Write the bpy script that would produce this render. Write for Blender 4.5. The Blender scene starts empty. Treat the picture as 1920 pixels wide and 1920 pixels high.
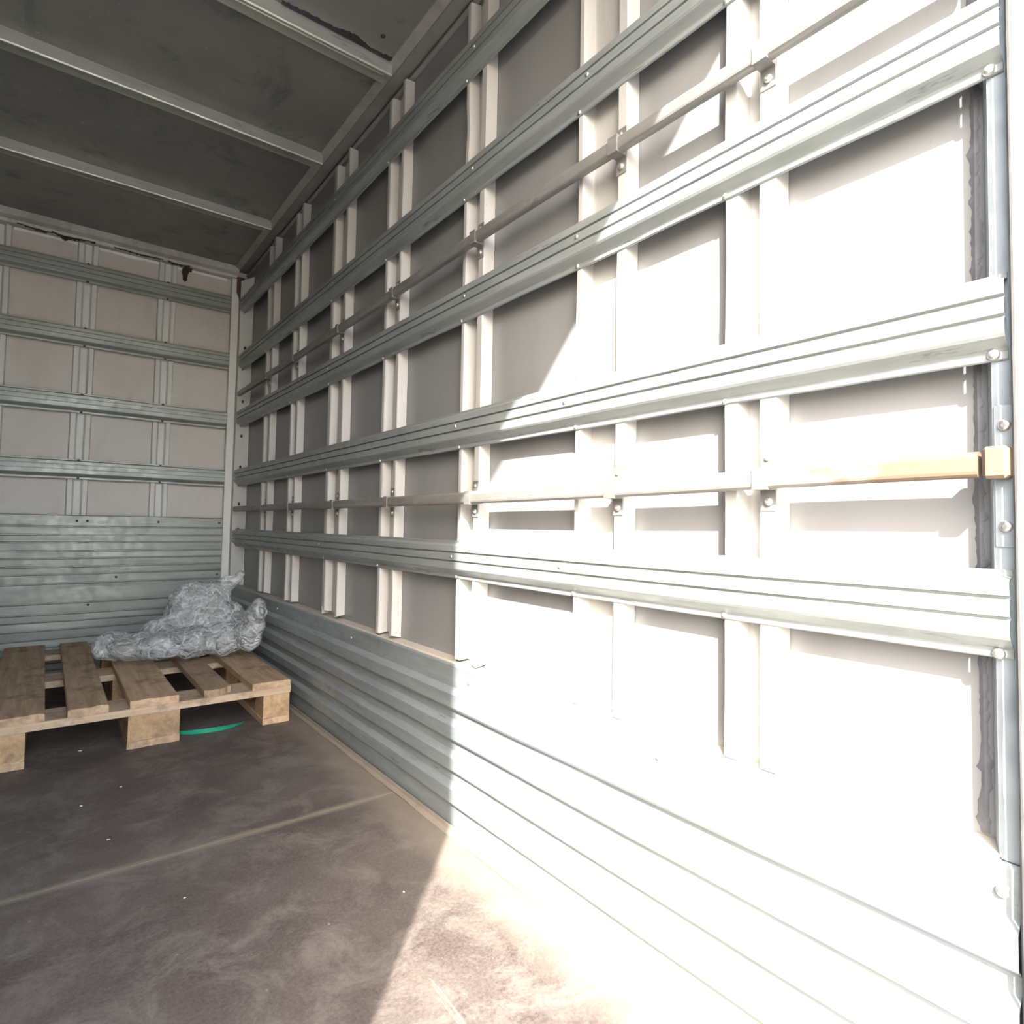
import bpy, bmesh, math, random
from mathutils import Matrix, Vector, noise as mnoise
random.seed(7)
S = bpy.context.scene
COL = S.collection

# ------------------------------------------------------------------ camera
cam_d = bpy.data.cameras.new('camera'); cam = bpy.data.objects.new('camera', cam_d); COL.objects.link(cam)
S.camera = cam
YAW, PITCH, ROLL = 0.669286872, -0.0440254413, 0.0169728178
def rot3(yaw, pit, rol):
    A = Matrix(((1,0,0),(0,0,-1),(0,1,0)))
    Rz = Matrix(((math.cos(yaw),-math.sin(yaw),0),(math.sin(yaw),math.cos(yaw),0),(0,0,1)))
    Rx = Matrix(((1,0,0),(0,math.cos(pit),-math.sin(pit)),(0,math.sin(pit),math.cos(pit))))
    Rr = Matrix(((math.cos(rol),-math.sin(rol),0),(math.sin(rol),math.cos(rol),0),(0,0,1)))
    return Rr @ Rx @ A @ Rz
RW = rot3(YAW, PITCH, ROLL)
mw = Matrix((RW[0], -RW[1], -RW[2])).transposed().to_4x4()
mw.translation = Vector((0, 0, 0.70))
cam.matrix_world = mw
cam_d.sensor_width = 36.0
cam_d.lens = 1132.88973 * 36.0 / 1920.0
cam_d.shift_x = (960 - 983.312695) / 1920.0
cam_d.shift_y = (936.78439 - 960) / 1920.0
cam_d.clip_start = 0.02

# ------------------------------------------------------------------ light and exposure
SUN_DIR = Vector((0.934, 1.0, -1.08)).normalized()       # the way the sunlight travels
sun_d = bpy.data.lights.new('sun', 'SUN'); sun = bpy.data.objects.new('sun', sun_d); COL.objects.link(sun)
sun.rotation_euler = SUN_DIR.to_track_quat('-Z', 'Y').to_euler()
sun.location = (-6, -6, 7)
sun_d.energy = 25.0
sun_d.angle = math.radians(0.6)
sun_d.color = (1.0, 0.97, 0.92)
W = bpy.data.worlds.new('sky'); S.world = W; W.use_nodes = True
wn = W.node_tree.nodes; wl = W.node_tree.links
sky = wn.new('ShaderNodeTexSky'); sky.sky_type = 'NISHITA'; sky.sun_disc = False
sky.sun_elevation = math.radians(38.3)
sky.sun_rotation = math.atan2(-SUN_DIR.x, -SUN_DIR.y)
sky.air_density = 1.0; sky.dust_density = 3.0; sky.ozone_density = 1.0
wl.new(sky.outputs[0], wn['Background'].inputs[0])
wn['Background'].inputs[1].default_value = 1.55
vs = S.view_settings
S.display_settings.display_device = 'sRGB'
vs.view_transform = 'Standard'; vs.look = 'None'; vs.gamma = 1.0; vs.use_curve_mapping = False
vs.exposure = 0.0
S.cycles.max_bounces = 16; S.cycles.diffuse_bounces = 10; S.cycles.glossy_bounces = 6
S.cycles.transparent_max_bounces = 24
S.cycles.sample_clamp_indirect = 12.0

# ------------------------------------------------------------------ materials
class NT:
    def __init__(s, name):
        s.m = bpy.data.materials.new(name); s.m.use_nodes = True
        s.t = s.m.node_tree; s.b = s.t.nodes['Principled BSDF']
        s.tc = s.t.nodes.new('ShaderNodeTexCoord')
    def n(s, typ, **k):
        o = s.t.nodes.new(typ)
        for a, v in k.items(): setattr(o, a, v)
        return o
    def l(s, a, b): s.t.links.new(a, b)
    def noise(s, scale, detail=4, rough=0.55, stretch=(1,1,1), coord='Object', dist=0.0):
        mp = s.n('ShaderNodeMapping'); mp.inputs['Scale'].default_value = stretch
        s.l(s.tc.outputs[coord], mp.inputs[0])
        nz = s.n('ShaderNodeTexNoise'); nz.inputs['Scale'].default_value = scale
        nz.inputs['Detail'].default_value = detail; nz.inputs['Roughness'].default_value = rough
        nz.inputs['Distortion'].default_value = dist
        s.l(mp.outputs[0], nz.inputs['Vector']); return nz.outputs['Fac']
    def ramp(s, fac, stops):
        r = s.n('ShaderNodeValToRGB'); e = r.color_ramp.elements
        while len(e) < len(stops): e.new(0.5)
        for i, (p, c) in enumerate(stops):
            e[i].position = p
            e[i].color = (c, c, c, 1) if isinstance(c, (int, float)) else (*c, 1)
        s.l(fac, r.inputs[0]); return r.outputs[0]
    def mix(s, fac, a, b):
        m = s.n('ShaderNodeMix', data_type='RGBA')
        for idx, v in ((0, fac), (6, a), (7, b)):
            if isinstance(v, (int, float)): m.inputs[idx].default_value = v
            elif isinstance(v, tuple): m.inputs[idx].default_value = (*v, 1)
            else: s.l(v, m.inputs[idx])
        return m.outputs[2]
    def math(s, op, a, b=0.0):
        m = s.n('ShaderNodeMath', operation=op)
        for i, v in enumerate((a, b)):
            if isinstance(v, (int, float)): m.inputs[i].default_value = v
            else: s.l(v, m.inputs[i])
        return m.outputs[0]
    def sep(s, coord='Object'):
        x = s.n('ShaderNodeSeparateXYZ'); s.l(s.tc.outputs[coord], x.inputs[0]); return x.outputs
    def base(s, c):
        if isinstance(c, tuple): s.b.inputs['Base Color'].default_value = (*c, 1)
        else: s.l(c, s.b.inputs['Base Color'])
    def rough(s, v):
        if isinstance(v, (int, float)): s.b.inputs['Roughness'].default_value = v
        else: s.l(v, s.b.inputs['Roughness'])
    def metal(s, v): s.b.inputs['Metallic'].default_value = v
    def bump(s, h, strength=0.2, dist=0.01):
        b = s.n('ShaderNodeBump'); b.inputs['Strength'].default_value = strength
        b.inputs['Distance'].default_value = dist
        s.l(h, b.inputs['Height']); s.l(b.outputs[0], s.b.inputs['Normal'])

def m_paint(name, c, dirt, rough=0.45, amt=0.55):
    k = NT(name)
    f = k.ramp(k.noise(9, 6, 0.65, (1, 1, 0.35)), ((0.48, 0.0), (0.75, amt)))
    sp = k.ramp(k.noise(70, 3), ((0.70, 0.0), (0.76, 0.5)))
    k.base(k.mix(sp, k.mix(f, c, dirt), dirt)); k.rough(rough)
    k.bump(k.noise(40, 3), 0.08, 0.003)
    return k.m
PAINT = m_paint('white_paint', (0.43, 0.42, 0.40), (0.29, 0.275, 0.25))
PAINT_FR = m_paint('front_post_paint', (0.66, 0.66, 0.635), (0.50, 0.49, 0.46), 0.5)
SHEET_R = m_paint('side_sheet', (0.215, 0.216, 0.214), (0.165, 0.163, 0.158), 0.36, 0.45)
SHEET_F = m_paint('front_sheet', (0.58, 0.55, 0.505), (0.44, 0.405, 0.36), 0.5, 0.5)
CANT = m_paint('cant_rail_paint', (0.30, 0.285, 0.255), (0.18, 0.165, 0.14), 0.4, 0.7)
HEADER = m_paint('header_paint', (0.52, 0.505, 0.45), (0.25, 0.22, 0.17), 0.45, 0.7)
LEDGE = m_paint('ledge_paint', (0.44, 0.40, 0.345), (0.30, 0.265, 0.225), 0.6)
BASEB = m_paint('dusty_angle', (0.25, 0.21, 0.17), (0.15, 0.125, 0.10), 0.7)
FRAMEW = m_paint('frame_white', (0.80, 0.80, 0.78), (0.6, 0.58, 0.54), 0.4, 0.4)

def m_galv(name, a, b, rough=0.42, metal=0.75, stretch=(1, .12, 1), rust=None):
    k = NT(name)
    f = k.ramp(k.noise(26, 6, 0.7, stretch), ((0.35, 0.0), (0.68, 1.0)))
    c = k.mix(f, a, b)
    wear = k.ramp(k.noise(60, 5, 0.75, stretch), ((0.62, 0.0), (0.70, 0.7)))
    c = k.mix(wear, c, tuple(v * 0.45 for v in b))
    if rust:
        y = k.sep()[1]
        near = k.math('SUBTRACT', 1.0, k.math('DIVIDE', y, rust))
        g = k.math('ADD', near, k.math('MULTIPLY', k.noise(14, 5, 0.6, (1, .5, 1)), 1.1))
        rm = k.ramp(g, ((0.80, 0.0), (1.35, 1.0)))
        c = k.mix(rm, c, k.mix(k.noise(50, 4), (0.135, 0.088, 0.058), (0.18, 0.132, 0.09)))
        k.l(k.math('MULTIPLY', k.math('SUBTRACT', 1.0, rm), metal), k.b.inputs['Metallic'])
    else:
        k.metal(metal)
    k.base(c)
    k.rough(k.ramp(k.noise(35, 4), ((0.3, rough - 0.07), (0.7, rough + 0.12))))
    k.bump(k.noise(16, 4, 0.5, stretch), 0.10, 0.004)
    return k.m
GALV = m_galv('galvanised_rail', (0.33, 0.355, 0.345), (0.235, 0.258, 0.252), 0.40, 0.35)
GALV_K = m_galv('galvanised_kick', (0.31, 0.345, 0.348), (0.225, 0.255, 0.262), 0.38, 0.35)
GALV_F = m_galv('galvanised_front', (0.34, 0.365, 0.345), (0.245, 0.265, 0.25), 0.42, 0.35, (.12, 1, 1))
GALV_KF = m_galv('galvanised_front_kick', (0.27, 0.29, 0.27), (0.18, 0.195, 0.183), 0.40, 0.45, (.12, 1, 1))
GALV_POST = m_galv('galvanised_post', (0.42, 0.47, 0.50), (0.34, 0.38, 0.40), 0.4, 0.6, (1, 1, .12))
TUBE = m_galv('lashing_tube_steel', (0.28, 0.276, 0.26), (0.18, 0.175, 0.16), 0.45, 0.4)
TUBE_RUST = m_galv('lashing_tube_rusted', (0.30, 0.288, 0.265), (0.20, 0.19, 0.175), 0.5, 0.4, (1, .12, 1), 0.55)
BOLT = m_galv('bolt_zinc', (0.62, 0.63, 0.60), (0.4, 0.4, 0.38), 0.35, 0.8, (1, 1, 1))
BOLT_D = m_galv('bolt_dark', (0.10, 0.095, 0.085), (0.05, 0.045, 0.04), 0.6, 0.4, (1, 1, 1))
RIB = m_galv('roof_rib_metal', (0.47, 0.48, 0.43), (0.34, 0.35, 0.31), 0.40, 0.5, (.1, 1, 1))

def m_roof():
    k = NT('roof_sheet')
    big = k.ramp(k.noise(1.6, 5, 0.6), ((0.35, 0.0), (0.65, 1.0)))
    c = k.mix(big, (0.165, 0.165, 0.155), (0.24, 0.235, 0.205))
    blot = k.ramp(k.noise(4.5, 6, 0.7, (1, 1, 1), 'Object', 0.6), ((0.54, 0.0), (0.68, 0.85)))
    c = k.mix(blot, c, (0.085, 0.09, 0.092))
    sp = k.ramp(k.noise(55, 2, 0.5), ((0.735, 0.0), (0.77, 0.6)))
    c = k.mix(sp, c, (0.36, 0.35, 0.31))
    k.base(c); k.rough(0.36); k.b.inputs['Metallic'].default_value = 0.15
    k.bump(k.noise(3, 3), 0.15, 0.02)
    return k.m
ROOF = m_roof()

def m_floor():
    k = NT('floor_plywood')
    n1 = k.ramp(k.noise(1.9, 8, 0.68, (1, 1, 1), 'Object', 0.5), ((0.36, 0.0), (0.64, 1.0)))
    c = k.mix(n1, (0.056, 0.039, 0.033), (0.116, 0.094, 0.078))
    n2 = k.ramp(k.noise(8, 9, 0.75, (1, 1, 1), 'Object', 0.6), ((0.47, 0.0), (0.66, 0.7)))
    c = k.mix(n2, c, (0.200, 0.172, 0.142))
    n4 = k.ramp(k.noise(3.2, 7, 0.7, (1, 1.4, 1), 'Object', 1.4), ((0.57, 0.0), (0.70, 0.7)))
    c = k.mix(n4, c, (0.040, 0.026, 0.024))
    grain = k.ramp(k.noise(160, 3, 0.7), ((0.35, 0.0), (0.70, 0.35)))
    c = k.mix(grain, c, (0.19, 0.17, 0.15))
    for sc, st in ((30, (0.10, 1.0, 1)), (26, (1.0, 0.08, 1))):
        scr = k.ramp(k.noise(sc, 4, 0.6, st, 'Object', 0.5), ((0.71, 0.0), (0.74, 0.3)))
        c = k.mix(scr, c, (0.24, 0.215, 0.185))
    sp = k.ramp(k.noise(95, 2, 0.5), ((0.745, 0.0), (0.765, 0.6)))
    c = k.mix(sp, c, (0.30, 0.27, 0.235))
    # sand and sawdust packed along the joint between the two sheets and along the wall
    xyz = k.sep()
    d = k.math('ABSOLUTE', k.math('SUBTRACT', xyz[1], 1.468))
    d = k.math('SUBTRACT', d, k.math('MULTIPLY', k.math('SUBTRACT', k.noise(7, 5), 0.35), 0.045))
    jm = k.ramp(d, ((0.0, 0.65), (0.009, 0.0)))
    c = k.mix(jm, c, (0.23, 0.20, 0.14))
    dw = k.math('SUBTRACT', k.math('SUBTRACT', 0.745, xyz[0]), k.math('MULTIPLY', k.noise(9, 5), 0.09))
    c = k.mix(k.ramp(dw, ((0.0, 0.55), (0.06, 0.0))), c, (0.25, 0.21, 0.165))
    k.base(c)
    k.rough(k.ramp(k.noise(6, 5), ((0.3, 0.5), (0.7, 0.75))))
    k.bump(k.noise(70, 4, 0.7), 0.12, 0.003)
    return k.m
FLOOR = m_floor()

def m_wood(name, a, b, axis):
    k = NT(name)
    st = (9, 0.7, 9) if axis == 'y' else (0.7, 9, 9)
    oi = k.n('ShaderNodeObjectInfo')
    mp = k.n('ShaderNodeMapping'); mp.inputs['Scale'].default_value = st
    add = k.n('ShaderNodeVectorMath', operation='ADD')
    comb = k.n('ShaderNodeCombineXYZ')
    r = k.math('MULTIPLY', oi.outputs['Random'], 37.0)
    for i in range(3): k.l(r, comb.inputs[i])
    k.l(k.tc.outputs['Object'], mp.inputs[0]); k.l(mp.outputs[0], add.inputs[0]); k.l(comb.outputs[0], add.inputs[1])
    nz = k.n('ShaderNodeTexNoise'); nz.inputs['Scale'].default_value = 6; nz.inputs['Detail'].default_value = 6
    nz.inputs['Distortion'].default_value = 0.7
    k.l(add.outputs[0], nz.inputs['Vector'])
    c = k.mix(k.ramp(nz.outputs['Fac'], ((0.3, 0.0), (0.7, 1.0))), a, b)
    dirt = k.ramp(k.noise(10, 6, 0.7), ((0.52, 0.0), (0.72, 0.75)))
    c = k.mix(dirt, c, (0.10, 0.072, 0.05))
    var = k.math('ADD', 0.78, k.math('MULTIPLY', oi.outputs['Random'], 0.4))
    hv = k.n('ShaderNodeHueSaturation'); k.l(var, hv.inputs['Value']); k.l(c, hv.inputs['Color'])
    k.base(hv.outputs[0]); k.rough(0.72); k.bump(nz.outputs['Fac'], 0.25, 0.004)
    return k.m
WOOD_Y = m_wood('pallet_board_wood', (0.56, 0.40, 0.245), (0.36, 0.24, 0.145), 'y')
WOOD_X = m_wood('pallet_stringer_wood', (0.56, 0.43, 0.29), (0.44, 0.32, 0.205), 'x')
WOOD_B = m_wood('pallet_block_wood', (0.52, 0.345, 0.19), (0.36, 0.23, 0.12), 'y')

def m_simple(name, c, rough=0.5, metal=0.0, spec=None):
    k = NT(name)
    f = k.ramp(k.noise(30, 4), ((0.35, 0.0), (0.7, 1.0)))
    k.base(k.mix(f, c, tuple(v * 0.7 for v in c))); k.rough(rough); k.metal(metal)
    return k.m
SEALANT = m_simple('black_sealant', (0.022, 0.022, 0.024), 0.6)
SEAL_GREY = m_simple('old_sealant', (0.13, 0.13, 0.14), 0.6)
RUBBER = m_simple('rubber_seal', (0.10, 0.10, 0.10), 0.7)
RUST = m_simple('rust_brown', (0.10, 0.055, 0.035), 0.8)
DIRT = m_simple('cobweb_dirt', (0.05, 0.038, 0.026), 0.9)
GREEN = m_simple('green_strapping', (0.02, 0.30, 0.17), 0.22)
CRUMB = m_simple('pale_crumb', (0.70, 0.68, 0.62), 0.7)
GROUND = m_simple('yard_concrete', (0.34, 0.325, 0.30), 0.85)
DOORM = m_paint('rear_door_inside', (0.55, 0.53, 0.49), (0.4, 0.38, 0.34), 0.5)

def m_wrap():
    k = NT('clear_plastic_wrap')
    k.base((0.70, 0.72, 0.72)); k.rough(0.10); k.b.inputs['Specular IOR Level'].default_value = 0.8
    def creases(scale, seed):
        v = k.n('ShaderNodeTexVoronoi'); v.feature = 'DISTANCE_TO_EDGE'; v.inputs['Scale'].default_value = scale
        mp = k.n('ShaderNodeMapping'); mp.inputs['Scale'].default_value = (0.8, 1, 1.3)
        mp.inputs['Location'].default_value = (seed, seed*.7, seed*.3)
        add = k.n('ShaderNodeVectorMath', operation='ADD')
        nz = k.n('ShaderNodeTexNoise'); nz.inputs['Scale'].default_value = 12; nz.inputs['Detail'].default_value = 4
        sc = k.n('ShaderNodeVectorMath', operation='SCALE'); sc.inputs['Scale'].default_value = 0.12
        k.l(k.tc.outputs['Object'], nz.inputs['Vector']); k.l(nz.outputs['Color'], sc.inputs[0])
        k.l(k.tc.outputs['Object'], add.inputs[0]); k.l(sc.outputs[0], add.inputs[1])
        k.l(add.outputs[0], mp.inputs[0]); k.l(mp.outputs[0], v.inputs['Vector'])
        return v.outputs['Distance']
    a = creases(17, 0.3); b = creases(38, 4.1)
    k.bump(k.math('ADD', a, k.math('MULTIPLY', b, 0.5)), 1.0, 0.03)
    tr = k.n('ShaderNodeBsdfTransparent'); tr.inputs[0].default_value = (0.94, 0.96, 0.96, 1)
    ms = k.n('ShaderNodeMixShader')
    milk = k.ramp(k.noise(6, 5, 0.65, (1, 1, 1.6), 'Object', 0.8), ((0.36, 0.22), (0.66, 0.52)))
    line = k.ramp(a, ((0.0, 0.30), (0.12, 0.0)))
    line2 = k.ramp(b, ((0.0, 0.14), (0.14, 0.0)))
    fac = k.math('ADD', milk, k.math('ADD', line, line2))
    k.l(k.math('MINIMUM', fac, 0.85), ms.inputs[0]); k.l(tr.outputs[0], ms.inputs[1]); k.l(k.b.outputs[0], ms.inputs[2])
    k.l(ms.outputs[0], k.t.nodes['Material Output'].inputs['Surface'])
    return k.m
WRAP = m_wrap()

# ------------------------------------------------------------------ mesh helpers
def mesh(name, verts, faces, mat, smooth=False):
    me = bpy.data.meshes.new(name); me.from_pydata([tuple(v) for v in verts], [], faces)
    bm = bmesh.new(); bm.from_mesh(me)
    bmesh.ops.recalc_face_normals(bm, faces=bm.faces); bm.to_mesh(me); bm.free()
    if smooth:
        for p in me.polygons: p.use_smooth = True
    me.materials.append(mat)
    return me
def link(name, me, parent=None, loc=(0, 0, 0), rot=(0, 0, 0)):
    o = bpy.data.objects.new(name, me); COL.objects.link(o)
    o.location = loc; o.rotation_euler = rot
    if parent: o.parent = parent
    return o
def tag(o, label=None, cat=None, group=None, kind=None):
    for a, v in (('label', label), ('category', cat), ('group', group), ('kind', kind)):
        if v: o[a] = v
    return o
def structure(o): o['kind'] = 'structure'; return o
def box_me(name, lo, hi, mat, bevel=0.0, jit=0.0):
    bm = bmesh.new()
    vs_ = [bm.verts.new((x, y, z)) for x in (lo[0], hi[0]) for y in (lo[1], hi[1]) for z in (lo[2], hi[2])]
    for f in ((0,1,3,2),(4,6,7,5),(0,4,5,1),(2,3,7,6),(0,2,6,4),(1,5,7,3)): bm.faces.new([vs_[i] for i in f])
    if jit:
        for v in bm.verts: v.co += Vector([random.uniform(-jit, jit) for _ in range(3)])
    bmesh.ops.recalc_face_normals(bm, faces=bm.faces)
    if bevel: bmesh.ops.bevel(bm, geom=bm.edges[:], offset=bevel, segments=1, affect='EDGES')
    me = bpy.data.meshes.new(name); bm.to_mesh(me); bm.free(); me.materials.append(mat)
    return me
def box(name, lo, hi, mat, parent=None, bevel=0.0, jit=0.0):
    """a box whose origin is at the middle of its base"""
    c = ((lo[0]+hi[0])/2, (lo[1]+hi[1])/2, lo[2])
    me = box_me(name, [lo[i]-c[i] for i in range(3)], [hi[i]-c[i] for i in range(3)], mat, bevel, jit)
    if parent: c = tuple(c[i] - parent.location[i] for i in range(3))
    return link(name, me, parent, c)
def extrude(name, prof, stations, fn, mat, closed=True):
    """prof: list of 2-D points, fn(a, b, t, i) -> xyz"""
    n = len(prof); V = []; F = []
    for t in stations:
        for i, (a, b) in enumerate(prof): V.append(fn(a, b, t, i))
    for s in range(len(stations) - 1):
        for i in range(n if closed else n - 1):
            j = (i + 1) % n
            F.append((s*n + i, s*n + j, (s+1)*n + j, (s+1)*n + i))
    if closed:
        F.append(tuple(range(n))); F.append(tuple(range((len(stations)-1)*n, len(stations)*n)))
    return mesh(name, V, F, mat)
def thick(prof, t=0.002):
    """closes an open profile (depth, height) into a thin sheet section"""
    return list(prof) + [(a - t, b) for a, b in reversed(prof)]
def lin(a, b, n): return [a + (b - a) * i / (n - 1) for i in range(n)]

def dome(name, r, h, mat, seg=12):
    V = []; F = []
    rings = ((r, 0), (r, h*.35), (r*.8, h*.75), (r*.4, h))
    for rr, z in rings:
        for k in range(seg): V.append((rr*math.cos(2*math.pi*k/seg), rr*math.sin(2*math.pi*k/seg), z))
    for q in range(len(rings)-1):
        for k in range(seg):
            F.append((q*seg+k, q*seg+(k+1) % seg, (q+1)*seg+(k+1) % seg, (q+1)*seg+k))
    F.append(tuple(range((len(rings)-1)*seg, len(rings)*seg)))
    F.append(tuple(range(seg)))
    return mesh(name, V, F, mat)
BOLT_ME = dome('bolt', 0.0042, 0.0035, BOLT)
BOLT_BIG = dome('bolt', 0.0060, 0.005, BOLT)
BOLT_DK = dome('bolt', 0.0055, 0.004, BOLT_D)
HOLE_DK = dome('bolt', 0.0085, 0.004, BOLT_D)  # dark disc for the holes of the corner strip
TO_LEFT = (0, -math.pi/2, 0)      # z axis -> -x
TO_REAR = (math.pi/2, 0, 0)       # z axis -> -y

# ------------------------------------------------------------------ main dimensions (metres)
XS = 0.800      # inner face of the right-hand sheet
XP = 0.772      # front of the posts on the right wall
XL = -1.352     # inner face of the left-hand sheet
YF = 3.450      # inner face of the front sheet
YR = 0.168      # where the side wall ends at the rear frame
ZC = 2.030      # roof sheet
KT = 0.372      # top of the right-hand kick panel

# ------------------------------------------------------------------ floor
floor = structure(link('floor', box_me('floor', (XL - .03, -0.03, -0.10), (XS + .02, YF + .02, -0.019), RUBBER)))
def floor_panel(y0, y1):
    me = box_me('floor_panel', (XL + .002, y0, -0.018), (0.765, y1, 0.0), FLOOR)
    return link('floor_panel', me, floor)
floor_panel(-0.02, 1.4665); floor_panel(1.4694, YF - .002)
# thin pale angle where the kick panel meets the floor
bb = structure(link('baseboard_right', extrude('baseboard_right', [(0.757, 0.0005), (0.742, 0.0005), (0.742, 0.003), (0.752, 0.006), (0.7525, 0.013), (0.757, 0.013)],
    lin(YR, 3.39, 40), lambda a, b, t, i: (a + (random.uniform(-.0025, .0025) if i in (1, 2) else 0), t, b), BASEB)))

# ------------------------------------------------------------------ ceiling with its ribs
ceil = structure(link('ceiling', box_me('ceiling', (XL - .03, 0.03, ZC), (XS + .02, YF + .02, ZC + .02), ROOF)))
rib_prof = [(0.0, 0.0), (0.0, -0.036), (0.002, -0.040), (0.007, -0.040), (0.008, -0.038), (0.008, -0.010), (0.010, -0.008), (0.050, -0.008), (0.052, -0.010), (0.052, -0.030), (0.057, -0.031), (0.059, -0.029), (0.059, 0.0)]
def roof_rib(y):
    return link('roof_rib', extrude('roof_rib', rib_prof, lin(XL, 0.730, 24),
        lambda a, b, t, i: (t, y + a, ZC - .0005 + b + (0.001*math.sin(t*7 + y*9) if b < -.02 else 0)), RIB), ceil)
for y in (0.46, 1.02, 1.572, 2.126, 2.756): roof_rib(y)
# black sealant smeared along the near side of the third rib
V = []; F = []
def blob_strip(x0, x1, n, y, wid):
    b0 = len(V)
    for i in range(n + 1):
        x = x0 + (x1 - x0) * i / n
        w = wid * (0.45 + 0.9*abs(mnoise.noise(Vector((x*14, y*3, 1.7)))) + random.uniform(0, .3))
        d = 0.004*mnoise.noise(Vector((x*30, 2, 3)))
        for yy, zz in ((y, ZC - .0004), (y - w*.4 + d, ZC - .005), (y - w + d, ZC - .0004)): V.append((x, yy, zz))
    for i in range(n):
        for q in (0, 1):
            a = b0 + i*3 + q; F.append((a, a + 1, a + 4, a + 3))
blob_strip(0.42, 0.727, 60, 1.571, 0.020)
blob_strip(-0.6, 0.30, 60, 1.571, 0.006)
link('sealant_strip', mesh('sealant_strip', V, F, SEALANT), ceil)
blob = dome('sealant_strip', 0.006, 0.004, SEALANT)
link('sealant_strip', blob, ceil, (0.668, 1.50, ZC - .0004), (math.pi, 0, 0))

# ------------------------------------------------------------------ cant rail and front header
trim1 = structure(link('trim_1', extrude('trim_1', [(0.722, ZC), (0.7225, ZC - .004), (0.744, ZC - .018), (0.748, ZC - .014), (0.750, ZC - .004), (0.79, ZC - .003), (0.79, ZC)],
    lin(YR - .03, YF - .06, 30), lambda a, b, t, i: (a, t, b), CANT)))
trim2 = structure(link('trim_2', extrude('trim_2', [(XS - .0005, 2.018), (XS - .010, 2.018), (XS - .011, 2.010), (XS - .004, 2.006), (XS - .0005, 2.006)],
    lin(YR, YF - .02, 30), lambda a, b, t, i: (a, t, b), CANT)))
trim3 = structure(link('trim_3', extrude('trim_3', [(3.372, ZC), (3.370, ZC - .026), (3.374, ZC - .030), (3.402, ZC - .038), (3.404, ZC - .052), (YF, ZC - .052), (YF, ZC)],
    lin(XL, 0.742, 50), lambda a, b, t, i: (t, a, b + (0.003*mnoise.noise(Vector((t*9, 5, i))) if i == 4 else 0)), HEADER)))
# white paint strip in place of the light leaking in below the header
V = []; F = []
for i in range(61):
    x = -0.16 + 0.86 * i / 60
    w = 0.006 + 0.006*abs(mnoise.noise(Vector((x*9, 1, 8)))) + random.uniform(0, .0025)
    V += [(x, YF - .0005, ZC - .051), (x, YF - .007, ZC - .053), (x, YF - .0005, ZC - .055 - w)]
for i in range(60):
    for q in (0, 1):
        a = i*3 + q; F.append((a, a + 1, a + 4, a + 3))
link('light_leak_strip', mesh('light_leak_strip', V, F, FRAMEW), trim3)

# ------------------------------------------------------------------ right wall: sheet, posts, kick panel, sill
wr = structure(link('wall_right', box_me('wall_right', (XS, 0.10, -0.02), (XS + .02, YF + .02, 2.05), SHEET_R)))
sill = structure(link('trim_4', extrude('trim_4', [(0.772, KT + .001), (0.774, KT + .004), (XS, KT + .007), (XS, KT - .02), (0.772, KT - .02)],
    lin(YR + .02, YF - .02, 30), lambda a, b, t, i: (a, t, b), LEDGE)))

def hat_profile(w, depth, rib_far, rib_near):
    """(depth from sheet, distance from the near edge): two raised ribs with a valley between"""
    s = 0.005
    return [(0.001, 0.0), (depth - .002, s*.6), (depth, s), (depth, rib_near - .003), (depth - .003, rib_near), (0.004, rib_near + s),
            (0.003, rib_near + s + .004), (0.003, w - rib_far - s - .004), (0.004, w - rib_far - s), (depth - .003, w - rib_far), (depth, w - rib_far + .003),
            (depth, w - s), (depth - .002, w - s*.6), (0.001, w)]
#        far edge, near edge, far rib, near rib, top, bottom, ragged
posts_r = [(0.511, 0.424, .026, .030, 2.004, KT + .006, .0),
           (0.830, 0.700, .018, .026, 2.004, KT + .006, .0),
           (1.236, 1.140, .019, .026, 2.000, KT + .006, .004),
           (1.672, 1.562, .022, .020, 2.000, KT + .008, .004),
           (2.116, 1.972, .030, .022, 1.998, KT + .010, .006),
           (2.546, 2.446, .020, .024, 2.000, KT + .008, .004),
           (2.940, 2.825, .026, .030, 2.000, KT + .008, .004)]
for pi, (yf, yn, rf, rn, zt, zb, rag) in enumerate(posts_r):
    w = yf - yn; prof = thick(hat_profile(w, XS - XP, rf, rn), 0.0009); n = len(prof)
    offs = [random.uniform(-1, 1) for _ in prof]
    st = lin(0.0, 1.0, 26)
    def fn(a, b, t, i):
        i2 = min(i, n - 1 - i)
        lo = zb + rag*abs(offs[i2])*2
        if pi == 4 and i2 >= 8: lo = zb + .035*max(0, 1 - (w - b)/.05)*1.0 if b < w - .004 else zb
        hi = zt - (0.0 if b < w*.5 else .010) - rag*abs(offs[(i2*3) % n])
        z = lo + (hi - lo)*t
        wob = (.0022*mnoise.noise(Vector((z*5, pi*3.1, 4.0))) if b > w*.5 else .001*mnoise.noise(Vector((z*5, pi*7.1, 1.0))))
        if pi == 2 and b > w*.5: wob += .006*math.exp(-((z - 1.66)/.05)**2)*(-1)
        return (XS - .0006 - a, yn + b + wob, z)
    link('wall_post', extrude('wall_post', prof, st, fn, PAINT), wr)

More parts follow.
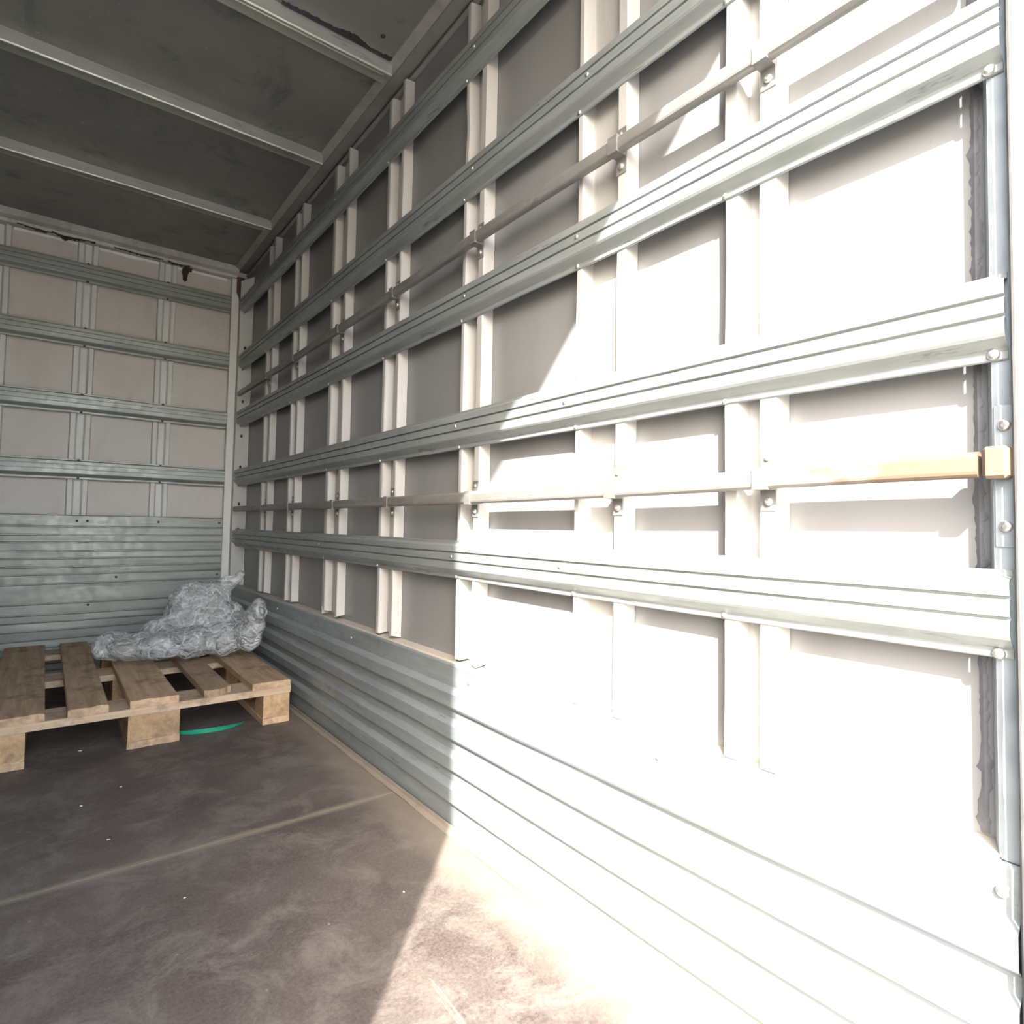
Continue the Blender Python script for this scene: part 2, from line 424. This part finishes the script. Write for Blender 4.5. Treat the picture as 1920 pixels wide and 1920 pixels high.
# ribbed galvanised kick panels (same rolled sheet on both walls)
def kick_profile(top, bulges, lo=0.0, d=0.014, base=0.0):
    p = [(base, lo)]
    for z0, z1 in bulges:
        p += [(base, z0 - .009), (base + d*.8, z0 - .001), (base + d, z0 + .003), (base + d, z1 - .004), (base + d*.7, z1 + .001), (base, z1 + .008)]
    p += [(base, top - .004), (base - .003, top)]
    return p
kp = kick_profile(KT, [(.062, .098), (.134, .169), (.205, .240), (.275, .312)])
def kick_r(a, b, t, i):
    return (0.7665 - a*0.95 + .0016*mnoise.noise(Vector((t*3.0, b*22, 2))), t, b + .0012*mnoise.noise(Vector((t*5, b*9, 7))))
kick = link('kick_panel', extrude('kick_panel', thick(kp, .003), lin(YR + .004, 3.395, 90), kick_r, GALV_K), wr)
for yy in (0.62, 1.16, 1.83, 2.60):
    link('bolt', BOLT_ME, kick, (0.766, yy, 0.343), TO_LEFT)
link('bolt', BOLT_BIG, kick, (0.766, 0.186, 0.343), TO_LEFT)

# sealant down the rear joint of the sheet, galvanised end post, rear frame
V = []; F = []
for i in range(361):
    z = KT + .01 + (1.98 - KT) * i / 360
    c = 0.2085 + .0025*mnoise.noise(Vector((z*3, 1, 4)))
    w0 = .0030 + .0055*max(0, mnoise.noise(Vector((z*21, 7, 1)))) + .006*max(0, mnoise.noise(Vector((z*90, 2, 1)))) + random.uniform(0, .0012)
    w1 = .0028 + .0065*max(0, mnoise.noise(Vector((z*19, 3, 9)))) + .008*max(0, mnoise.noise(Vector((z*80, 9, 5)))) + random.uniform(0, .0012)
    V += [(XS - .0004, c + w0, z), (XS - .0025, c, z), (XS - .0004, c - w1, z)]
for i in range(360):
    for q in (0, 1):
        a = i*3 + q; F.append((a, a + 1, a + 4, a + 3))
link('sealant_strip', mesh('sealant_strip', V, F, SEAL_GREY), wr)
endp = structure(link('trim_5', extrude('trim_5', [(XS - .0006, 0.197), (XS - .002, 0.198), (XS - .003, 0.190), (0.776, 0.189), (0.774, 0.187), (0.774, YR), (0.772, YR), (0.772, 0.1895), (XS - .0006, 0.1995)][:9],
    lin(KT, 1.99, 20), lambda a, b, t, i: (a, b, t), GALV_POST)))
frame = structure(link('trim_6', box_me('trim_6', (0.752, -0.03, -0.08), (0.83, YR - .003, 2.05), FRAMEW, 0.003)))
V = []; F = []
for i in range(80):
    z = 2.0*i/79
    e = .0007*mnoise.noise(Vector((z*40, 1, 1))) + .0004*random.uniform(-1, 1)
    for (x, y) in ((0.7535, YR + .001), (0.7512, YR - .001), (0.7508, YR - .003 + e), (0.7525, YR - .004 + e)): V.append((x, y, z))
for i in range(79):
    for q in range(3):
        a = i*4 + q; F.append((a, a + 1, a + 5, a + 4))
link('rubber_seal', mesh('rubber_seal', V, F, RUBBER), frame)

# corner strips where right wall and front wall meet
corner = structure(link('trim_7', box_me('trim_7', (0.716, 3.401, 0.02), (0.752, 3.416, 1.975), PAINT_FR, .002)))
link('corner_strip', extrude('corner_strip', [(0.7575, 3.392), (0.7965, 3.292), (0.7985, 3.293), (0.7595, 3.393)], lin(KT + .006, 1.965, 12), lambda a, b, t, i: (a, b, t), FRAMEW), corner)
for z in (0.66, 0.79, 0.98, 1.14, 1.32, 1.60, 1.86):
    link('bolt', HOLE_DK, corner, (0.776, 3.344, z), (math.pi/2, 0, -math.atan2(.1, .039)))  # dark domes in place of the strip's punched holes, not fasteners
V = [(0.738, 3.3995, 1.985), (0.775, 3.3995, 1.985), (0.775, 3.3995, 1.84), (0.764, 3.3995, 1.80), (0.757, 3.3995, 1.86), (0.738, 3.3995, 1.90)]
V += [(x, y - .003, z) for x, y, z in V]
g = link('gusset_plate', mesh('gusset_plate', V, [(0,1,2,3,4,5), (11,10,9,8,7,6)] + [(i, (i+1) % 6, (i+1) % 6 + 6, i + 6) for i in range(6)], RUST), corner)
tag(g, 'rusty brown gusset')

# ------------------------------------------------------------------ front wall
wf = structure(link('wall_front', box_me('wall_front', (XL - .03, YF, -0.02), (XS + .02, YF + .02, 2.05), SHEET_F)))
YP = 3.4305
for xi, x0 in enumerate((-1.20, -0.885, -0.565, -0.245, 0.067, 0.389)):
    w = 0.081; prof = thick(hat_profile(w, YF - YP, .023, .024), .0009); n = len(prof)
    def fnf(a, b, t, i):
        i2 = min(i, n - 1 - i)
        lo = 0.705 + .004*abs(math.sin(i2*2.3 + xi)); hi = 1.978 - .004*abs(math.sin(i2*1.3 + xi*2))
        z = lo + (hi - lo)*t
        return (x0 + b + .0012*mnoise.noise(Vector((z*5, xi*3.3, b*40))), YF - .0006 - a, z)
    link('wall_post', extrude('wall_post', prof, lin(0, 1, 20), fnf, PAINT_FR), wf)
def groove_profile(lines, lo, top, first):
    """flat bands parted by narrow grooves; every second band stands proud"""
    p = [(0.004 if first else 0.010, lo)]
    cur = p[0][0]
    for z in lines:
        nxt = 0.010 if cur < .008 else 0.004
        p += [(cur, z - .0042), (cur - .002, z - .0032), (-.006, z - .0022), (-.006, z + .0022), (nxt - .002, z + .0032), (nxt, z + .0042)]
        cur = nxt
    return p + [(cur, top - .003), (cur - .003, top)]
kf_up = groove_profile((.409, .450, .484, .521, .554, .593, .627, .664), .394, .716, False)
kf_lo = groove_profile((.028, .060, .098, .130, .165, .206, .242, .274, .321), .0, .400, True)
def kick_f(a, b, t, i):
    return (t, 3.418 - a + .0012*mnoise.noise(Vector((t*3, b*22, 5))), b + .0012*mnoise.noise(Vector((t*4, b*7, 11))))
k1 = link('kick_panel', extrude('kick_panel', thick(kf_up, .003), lin(XL + .03, 0.716, 50), kick_f, GALV_KF), wf)
k2 = link('kick_panel', extrude('kick_panel', thick(kf_lo, .003), lin(XL + .03, 0.750, 50), lambda a, b, t, i: (lambda p: (p[0], p[1] + .004, p[2]))(kick_f(a, b, t, i)), GALV_KF), wf)
for x in (-0.24, 0.112, 0.150, 0.43, 0.70): link('bolt', BOLT_DK, k1, (x, 3.4085, 0.690), TO_REAR)
for x, z in ((0.27, .430), (0.70, .428)): link('bolt', BOLT_DK, k1, (x, 3.4135, z), TO_REAR)
for x, z in ((0.094, .388), (0.098, .346), (0.168, .308)): link('bolt', BOLT_DK, k2, (x, 3.4165 if z > .33 else 3.4115, z), TO_REAR)

# ------------------------------------------------------------------ left wall, rear header, closed rear door (outside the frame, they shade the inside)
wl_ = structure(link('wall_left', box_me('wall_left', (XL - .02, 0.10, -0.02), (XL, YF + .02, 2.05), SHEET_R)))
link('kick_panel', extrude('kick_panel', thick(kp, .003), lin(YR, 3.395, 20), lambda a, b, t, i: (XL + .034 + a*.95, t, b), GALV_K), wl_)
hd = structure(link('trim_8', box_me('trim_8', (XL - .03, 0.04, 1.98), (0.83, 0.13, 2.12), FRAMEW, .003)))
lp = structure(link('trim_9', box_me('trim_9', (XL - .03, -0.03, -0.08), (XL + .045, YR, 2.05), FRAMEW, .003)))
door = structure(link('door_1', box_me('door_1', (XL + .05, 0.05, -0.015), (-0.3226, 0.088, 1.977), DOORM, .003)))
link('door_bar', box_me('door_bar', (-0.40, 0.0885, 0.05), (-0.375, 0.105, 1.92), GALV_POST, .003), door)
link('door_handle', box_me('door_handle', (-0.52, 0.0885, 0.90), (-0.405, 0.112, 0.93), GALV_POST, .004), door)
ground = structure(link('ground', mesh('ground', [(-25, -25, -1.0), (25, -25, -1.0), (25, 25, -1.0), (-25, 25, -1.0)], [(0, 1, 2, 3)], GROUND)))

# ------------------------------------------------------------------ galvanised load rails
rail_prof = [(0.000, 0.000), (0.0015, 0.0015), (0.0015, 0.009), (0.003, 0.011), (0.014, 0.021), (0.016, 0.0245), (0.016, 0.0400), (0.0105, 0.0410), (0.0105, 0.0435), (0.016, 0.0445),
             (0.016, 0.0608), (0.0105, 0.0618), (0.0105, 0.0643), (0.016, 0.0653), (0.016, 0.0785), (0.014, 0.0810), (0.004, 0.0835), (0.002, 0.0845), (0.002, 0.0900), (0.0, 0.0905)]
XB = 0.770
POST_BOLT = (0.505, 0.822, 1.228, 1.662, 2.100, 2.535, 2.93)
def rail_right(z, label, seed):
    root_loc = (XB, 0.0, z)
    def fn(a, b, t, i):
        bend = .0016*mnoise.noise(Vector((t*2.2, seed, 0)))
        dent = 0.0
        if b < .010: dent = .0022*mnoise.noise(Vector((t*6.0, seed*3.7, 3)))
        if b > .082: dent = .0012*mnoise.noise(Vector((t*6.0, seed*5.7, 8)))
        return (-a + .0008*mnoise.noise(Vector((t*5, b*30, seed))), t, b + bend + dent)
    mat_ = GALV
    o = link('load_rail', extrude('load_rail', thick(rail_prof, .0018), lin(YR + .006, 3.375, 110), fn, mat_), None, root_loc)
    tag(o, label, 'rail', 'load rails along the right wall')
    for y in POST_BOLT: link('bolt', BOLT_ME, o, (-.0014, y, .0055), TO_LEFT)
    link('bolt', BOLT_BIG, o, (-.0014, YR + .018, .006), TO_LEFT)
    for y in (0.815, 1.20, 2.08): link('bolt', BOLT_ME, o, (-.0155, y + .03*math.sin(seed), .0535), TO_LEFT)
    return o
RZ = (0.5725, 0.8806, 1.1870, 1.4860, 1.7850)
RL = ('ribbed load rail on the right wall, lowest of five, just above the kick panel',
      'ribbed load rail on the right wall, second from the bottom, above the lower tube',
      'ribbed load rail on the right wall, middle of five, under the upper tube',
      'ribbed load rail on the right wall, second from the top, above the upper tube',
      'ribbed load rail on the right wall, highest of five, closest to the roof')
for i, (z, lb) in enumerate(zip(RZ, RL)): rail_right(z, lb, i + 1.3)

def rail_front(z, label, seed):
    def fn(a, b, t, i):
        bend = .002*mnoise.noise(Vector((t*2.2, seed, 0)))
        dent = .0022*mnoise.noise(Vector((t*6.0, seed*3.7, 3))) if (b < .010 or b > .082) else 0
        return (t, -a + .0008*mnoise.noise(Vector((t*5, b*30, seed))), b + bend + dent)
    o = link('load_rail', extrude('load_rail', thick(rail_prof, .0018), lin(XL + .04, 0.735, 60), fn, GALV_F), None, (0, 3.4215, z))
    tag(o, label, 'rail', 'load rails across the front wall')
    for x in (-0.21, 0.108, 0.43):
        link('bolt', BOLT_DK, o, (x, -.0014, .0055), TO_REAR); link('bolt', BOLT_DK, o, (x, -.0018, .0865), TO_REAR)
    return o
FZ = (0.879, 1.181, 1.489, 1.790)
FL = ('galvanised ribbed rail across the far front wall, lowest, next above the corrugated kick panels',
      'galvanised ribbed rail across the far front wall, second from the bottom',
      'galvanised ribbed rail across the far front wall, second from the top',
      'galvanised ribbed rail across the far front wall, highest, nearest the roof')
for i, (z, lb) in enumerate(zip(FZ, FL)): rail_front(z, lb, i + 11.7)

# ------------------------------------------------------------------ lashing tubes with their brackets
def rrect(w, h, r, k=3):
    P = []
    for cx, cy, a0 in ((w/2-r, h/2-r, 0), (-w/2+r, h/2-r, 90), (-w/2+r, -h/2+r, 180), (w/2-r, -h/2+r, 270)):
        for q in range(k + 1):
            a = math.radians(a0 + 90*q/k); P.append((cx + r*math.cos(a), cy + r*math.sin(a)))
    return P
TX = 0.756      # centre of the tubes
def bracket_me():
    prof = [(-.0105, -.0150), (-.0105, .0150), (.0125, .0150), (.0135, .040), (.0155, .040), (.0155, -.043), (.0135, -.043), (.0125, -.0150)]
    return extrude('bracket', prof, lin(-.011, .011, 2), lambda a, b, t, i: (a, t, b), TUBE)
BR = bracket_me()
def tube(z, y0, y1, label, mat_, seed, hgt, sag):
    prof = rrect(.018, hgt, .0065)
    o = link('lashing_tube', extrude('lashing_tube', prof, lin(y0, y1, 60),
        lambda a, b, t, i: (a, t, b + sag(t) + .0012*mnoise.noise(Vector((t*1.7, seed, 2)))), mat_), None, (TX, 0, z))
    for p in o.data.polygons: p.use_smooth = False
    tag(o, label, 'tube', 'lashing tubes along the right wall')
    for (yf, yn, rf, rn, *_r) in posts_r:
        b = link('bracket', BR, o, (0, yn + .014, sag(yn + .014)))
        link('bolt', BOLT_BIG, b, (.0133, -.001, -.0300), TO_LEFT)
        link('bolt', BOLT_ME, b, (.0133, .001, .029), TO_LEFT)
    return o
t1 = tube(1.360, YR + .016, 3.34, 'grey metal lashing tube clipped high on the right wall, upper one of two', TUBE, 3.3, .027, lambda y: .008*math.exp(-((y - .95)/.5)**2) - .004*min(1, y/3))
t2 = tube(0.7620, 0.197, 3.34, 'rust-stained metal lashing tube at mid height on the right wall, lower one of two', TUBE_RUST, 8.1, .027, lambda y: .0098*math.exp(-(max(0, y - .19)/.45)**2))
def end_bracket(t):
    pl = link('bracket', box_me('bracket', (.0135, YR + .001, -.075), (.0158, YR + .020, .072), GALV_POST, .001), t)
    for z in (-.054, .050): link('bolt', BOLT_BIG, pl, (.0135, YR + .0105, z), TO_LEFT)
    cap = link('end_socket', box_me('end_socket', (-.0115, YR + .003, -.0060), (.0132, YR + .024, .0270), TUBE_RUST, .003), t)
end_bracket(t2)

# ------------------------------------------------------------------ pallet
pal = bpy.data.objects.new('wooden_pallet', None); COL.objects.link(pal); pal.location = (0.293, 2.205, 0)
tag(pal, 'worn wooden pallet with five deck boards standing against the far front wall', 'pallet')
PY0, PY1 = 2.205, 3.398
def board(name, x0, x1, y0, y1, z0, z1, mat_, cut=None):
    n = 9; V = []; F = []
    xs = [x0, x1] 
    if cut:   # splintered near end
        n = 9
    bm = bmesh.new()
    front = [(x0 + (x1-x0)*i/(n-1), y0 + (cut[i] if cut else random.uniform(-.0015, .0015))) for i in range(n)]
    bot = [bm.verts.new((x, y, z0)) for x, y in front] + [bm.verts.new((x1, y1, z0)), bm.verts.new((x0, y1, z0))]
    top = [bm.verts.new((v.co.x, v.co.y, z1 + random.uniform(-.001, .001))) for v in bot]
    m = len(bot)
    bm.faces.new(top); bm.faces.new(bot[::-1])
    for i in range(m): bm.faces.new((bot[i], bot[(i+1) % m], top[(i+1) % m], top[i]))
    bmesh.ops.recalc_face_normals(bm, faces=bm.faces)
    es = [e for e in bm.edges if abs(e.verts[0].co.z - e.verts[1].co.z) < .004 and max(e.verts[0].co.z, e.verts[1].co.z) > (z0+z1)/2]
    bmesh.ops.bevel(bm, geom=es, offset=.002, segments=1, affect='EDGES')
    me = bpy.data.meshes.new(name); 
    c = Vector(((x0+x1)/2, (y0+y1)/2, z0)); bmesh.ops.translate(bm, verts=bm.verts, vec=-c)
    bm.to_mesh(me); bm.free(); me.materials.append(mat_)
    return link(name, me, pal, c - pal.location)
ZT0, ZT1 = .1225, .145
board('deck_board', -.115, .021, PY0, PY1, ZT0, ZT1, WOOD_Y)
board('deck_board', .073, .172, PY0, PY1, ZT0, ZT1, WOOD_Y)
board('deck_board', .225, .356, PY0, PY1, ZT0, ZT1, WOOD_Y)
board('deck_board', .430, .515, PY0, PY1, ZT0, ZT1, WOOD_Y, [.010, .004, .001, .002, .001, .006, .014, .030, .030])
board('deck_board', .576, .703, PY0, PY1, ZT0, ZT1, WOOD_Y)
for y0 in (PY0, 2.727, 3.253):
    board('cross_board', -.116, .704, y0, y0 + .145, .1005, .122, WOOD_X)
for y0, yl in ((PY0 + .001, .100), (2.750, .100), (3.297, .100)):
    for x0, x1 in ((-.112, -.020), (.222, .361), (.614, .701)):
        board('block', x0, x1, y0, y0 + yl, .0225, .100, WOOD_B)
for x0, x1 in ((-.113, -.019), (.221, .362), (.613, .702)):
    board('base_board', x0, x1, PY0 + .0005, PY1, .0005, .022, WOOD_Y)

# ------------------------------------------------------------------ crumpled clear wrap on the pallet
def ell(bm, c, r, tilt=0.0, axis='Y'):
    m = Matrix.Translation(Vector(c)) @ Matrix.Rotation(tilt, 4, axis) @ Matrix.Diagonal((*r, 1))
    bmesh.ops.create_icosphere(bm, subdivisions=3, radius=1.0, matrix=m)
bm = bmesh.new()
wc = Vector((0.45, 2.80, 0.152))
for c, r, t in (((.215, 2.83, .064), (.060, .060, .056), 0), ((.29, 2.80, .062), (.10, .080, .056), .0), ((.38, 2.76, .062), (.11, .080, .056), 0),
                ((.49, 2.75, .068), (.12, .080, .062), 0), ((.60, 2.74, .074), (.10, .080, .066), -.15), ((.66, 2.68, .085), (.055, .080, .060), -.3),
                ((.40, 2.86, .095), (.09, .080, .070), -.25), ((.51, 2.89, .150), (.115, .090, .110), -.1), ((.50, 2.90, .215), (.085, .080, .078), .25),
                ((.57, 2.90, .220), (.085, .075, .070), -.4), ((.615, 2.90, .262), (.070, .050, .036), -.75), ((.668, 2.89, .302), (.042, .026, .018), -.8),
                ((.60, 2.88, .13), (.10, .08, .09), 0), ((.686, 2.66, .145), (.036, .06, .065), 0), ((.690, 2.63, .185), (.030, .05, .050), .1),
                ((.245, 2.85, .075), (.05, .04, .045), 0)):
    ell(bm, (c[0] - wc.x, c[1] - wc.y, c[2]), r, t)
me = bpy.data.meshes.new('plastic_wrap'); bm.to_mesh(me); bm.free(); me.materials.append(WRAP)
for p in me.polygons: p.use_smooth = True
wrap = link('plastic_wrap', me, None, wc + Vector((-.004, -.045, 0)))
tag(wrap, 'crumpled heap of clear plastic wrap lying on the wooden pallet', 'plastic wrap')
rm = wrap.modifiers.new('remesh', 'REMESH'); rm.mode = 'VOXEL'; rm.voxel_size = 0.006; rm.use_smooth_shade = True
tx = bpy.data.textures.new('folds', 'VORONOI'); tx.noise_scale = 0.085; tx.distance_metric = 'DISTANCE'
dm = wrap.modifiers.new('folds', 'DISPLACE'); dm.texture = tx; dm.strength = 0.028; dm.mid_level = 0.45
tx2 = bpy.data.textures.new('crumple', 'CLOUDS'); tx2.noise_scale = 0.03; tx2.noise_depth = 2; tx2.noise_type = 'HARD_NOISE'
dm2 = wrap.modifiers.new('crumple', 'DISPLACE'); dm2.texture = tx2; dm2.strength = 0.009; dm2.mid_level = 0.5

# ------------------------------------------------------------------ loop of green strapping under the pallet
V = []; F = []; N = 48
sc_ = Vector((0.470, 2.330, 0))
for i in range(N):
    t = i/(N - 1); a = math.radians(168 + 176*t)
    hgt = .0035 + .0115*math.sin(math.pi*min(1, max(0, t*1.05 - .05)))**1.5      # the band twists from flat to standing
    lean = .006*(1 - math.sin(math.pi*t))
    rx, ry = .122, .100
    c_, s_ = math.cos(a), math.sin(a)
    for dr, zz in ((0, .0006), (lean, .0006 + hgt), (lean - .0012, .0006 + hgt), (-.0012, .0006)):
        V.append(((rx + dr)*c_, (ry + dr)*s_, zz))
for i in range(N - 1):
    for q in range(4): F.append((i*4 + q, i*4 + (q+1) % 4, i*4 + 4 + (q+1) % 4, i*4 + 4 + q))
F += [(0, 1, 2, 3), (N*4-4, N*4-3, N*4-2, N*4-1)]
gs = link('strapping_loop', mesh('strapping_loop', V, F, GREEN), None, sc_)
tag(gs, 'shiny green curl of strapping on the floor under the pallet', 'strap')

# ------------------------------------------------------------------ small litter
rag_bm = bmesh.new()
for k in range(16):
    t = k/15
    m = Matrix.Translation((.006*math.sin(k*2.1) + (.012 if k < 5 else 0), -.006 - .004*random.random(), -.004 - .078*t)) @ Matrix.Diagonal((.016*(1-.75*t)*random.uniform(.7, 1.2), .006, .010, 1))
    bmesh.ops.create_icosphere(rag_bm, subdivisions=1, radius=1.0, matrix=m)
for k in range(10):
    m = Matrix.Translation((-.034 + .007*k, -.006, .004 + .003*math.sin(k*1.7))) @ Matrix.Diagonal((.009, .005, .004 + .003*random.random(), 1))
    bmesh.ops.create_icosphere(rag_bm, subdivisions=1, radius=1.0, matrix=m)
for v in rag_bm.verts: v.co += Vector((random.uniform(-.002, .002), 0, random.uniform(-.003, .003)))
me = bpy.data.meshes.new('cobweb_clump'); rag_bm.to_mesh(me); rag_bm.free(); me.materials.append(DIRT)
rg = link('cobweb_clump', me, None, (0.503, 3.434, 1.992))
tag(rg, 'dark dirty cobweb clump hanging under the roof at the far front wall', 'cobweb')
# grime strands caught along the lower edge of the header
V = []; F = []
def strand(x0, x1, amp, th):
    b0 = len(V); n = 26
    for i in range(n + 1):
        t = i/n; x = x0 + (x1-x0)*t
        w = th*(.3 + abs(mnoise.noise(Vector((x*30, 4, 4)))) + .8*random.random())
        z = ZC - .046 - amp*math.sin(math.pi*t) + .004*mnoise.noise(Vector((x*25, 9, 2)))
        V.extend([(x, 3.4035, z), (x, 3.4010, z - w*.5), (x, 3.4035, z - w)])
    for i in range(n):
        for q in (0, 1):
            a = b0 + i*3 + q; F.append((a, a + 1, a + 4, a + 3))
strand(-.15, .13, .006, .010); strand(-.03, .08, .012, .012); strand(.20, .40, .004, .007); strand(.42, .52, .008, .010)
link('grime_strip', mesh('grime_strip', V, F, DIRT), trim3)

def crumb_me(k):
    b = bmesh.new(); bmesh.ops.create_icosphere(b, subdivisions=1, radius=1.0)
    for v in b.verts: v.co *= random.uniform(.7, 1.25)
    bmesh.ops.scale(b, vec=(1, .7, .35), verts=b.verts)
    lo = min(v.co.z for v in b.verts); bmesh.ops.translate(b, vec=(0, 0, -lo), verts=b.verts)
    m = bpy.data.meshes.new('crumb'); b.to_mesh(m); b.free(); m.materials.append(CRUMB); return m
CR = [crumb_me(k) for k in range(3)]
for k, (x, y, s, lb) in enumerate(((.110, 2.275, .0055, 'pale crumb on the floor right in front of the pallet, left of its middle block'),
                                   (.183, 1.912, .0045, 'pale crumb on the dark floor halfway between the pallet and the floor joint'),
                                   (.096, 1.842, .0040, 'pale crumb on the dark floor, leftmost, some way in front of the pallet'),
                                   (.136, 1.616, .0042, 'pale crumb on the dark floor just behind the floor joint'),
                                   (.563, 1.062, .0032, 'pale crumb on the floor close to the edge of the sunlight'),
                                   (.231, 1.288, .0030, 'pale crumb on the floor in front of the floor joint, in shade'))):
    o = link('crumb', CR[k % 3], None, (x, y, 0.0), (0, 0, k*1.1)); o.scale = (s, s, s)
    tag(o, lb, 'crumb', 'pale crumbs on the floor')
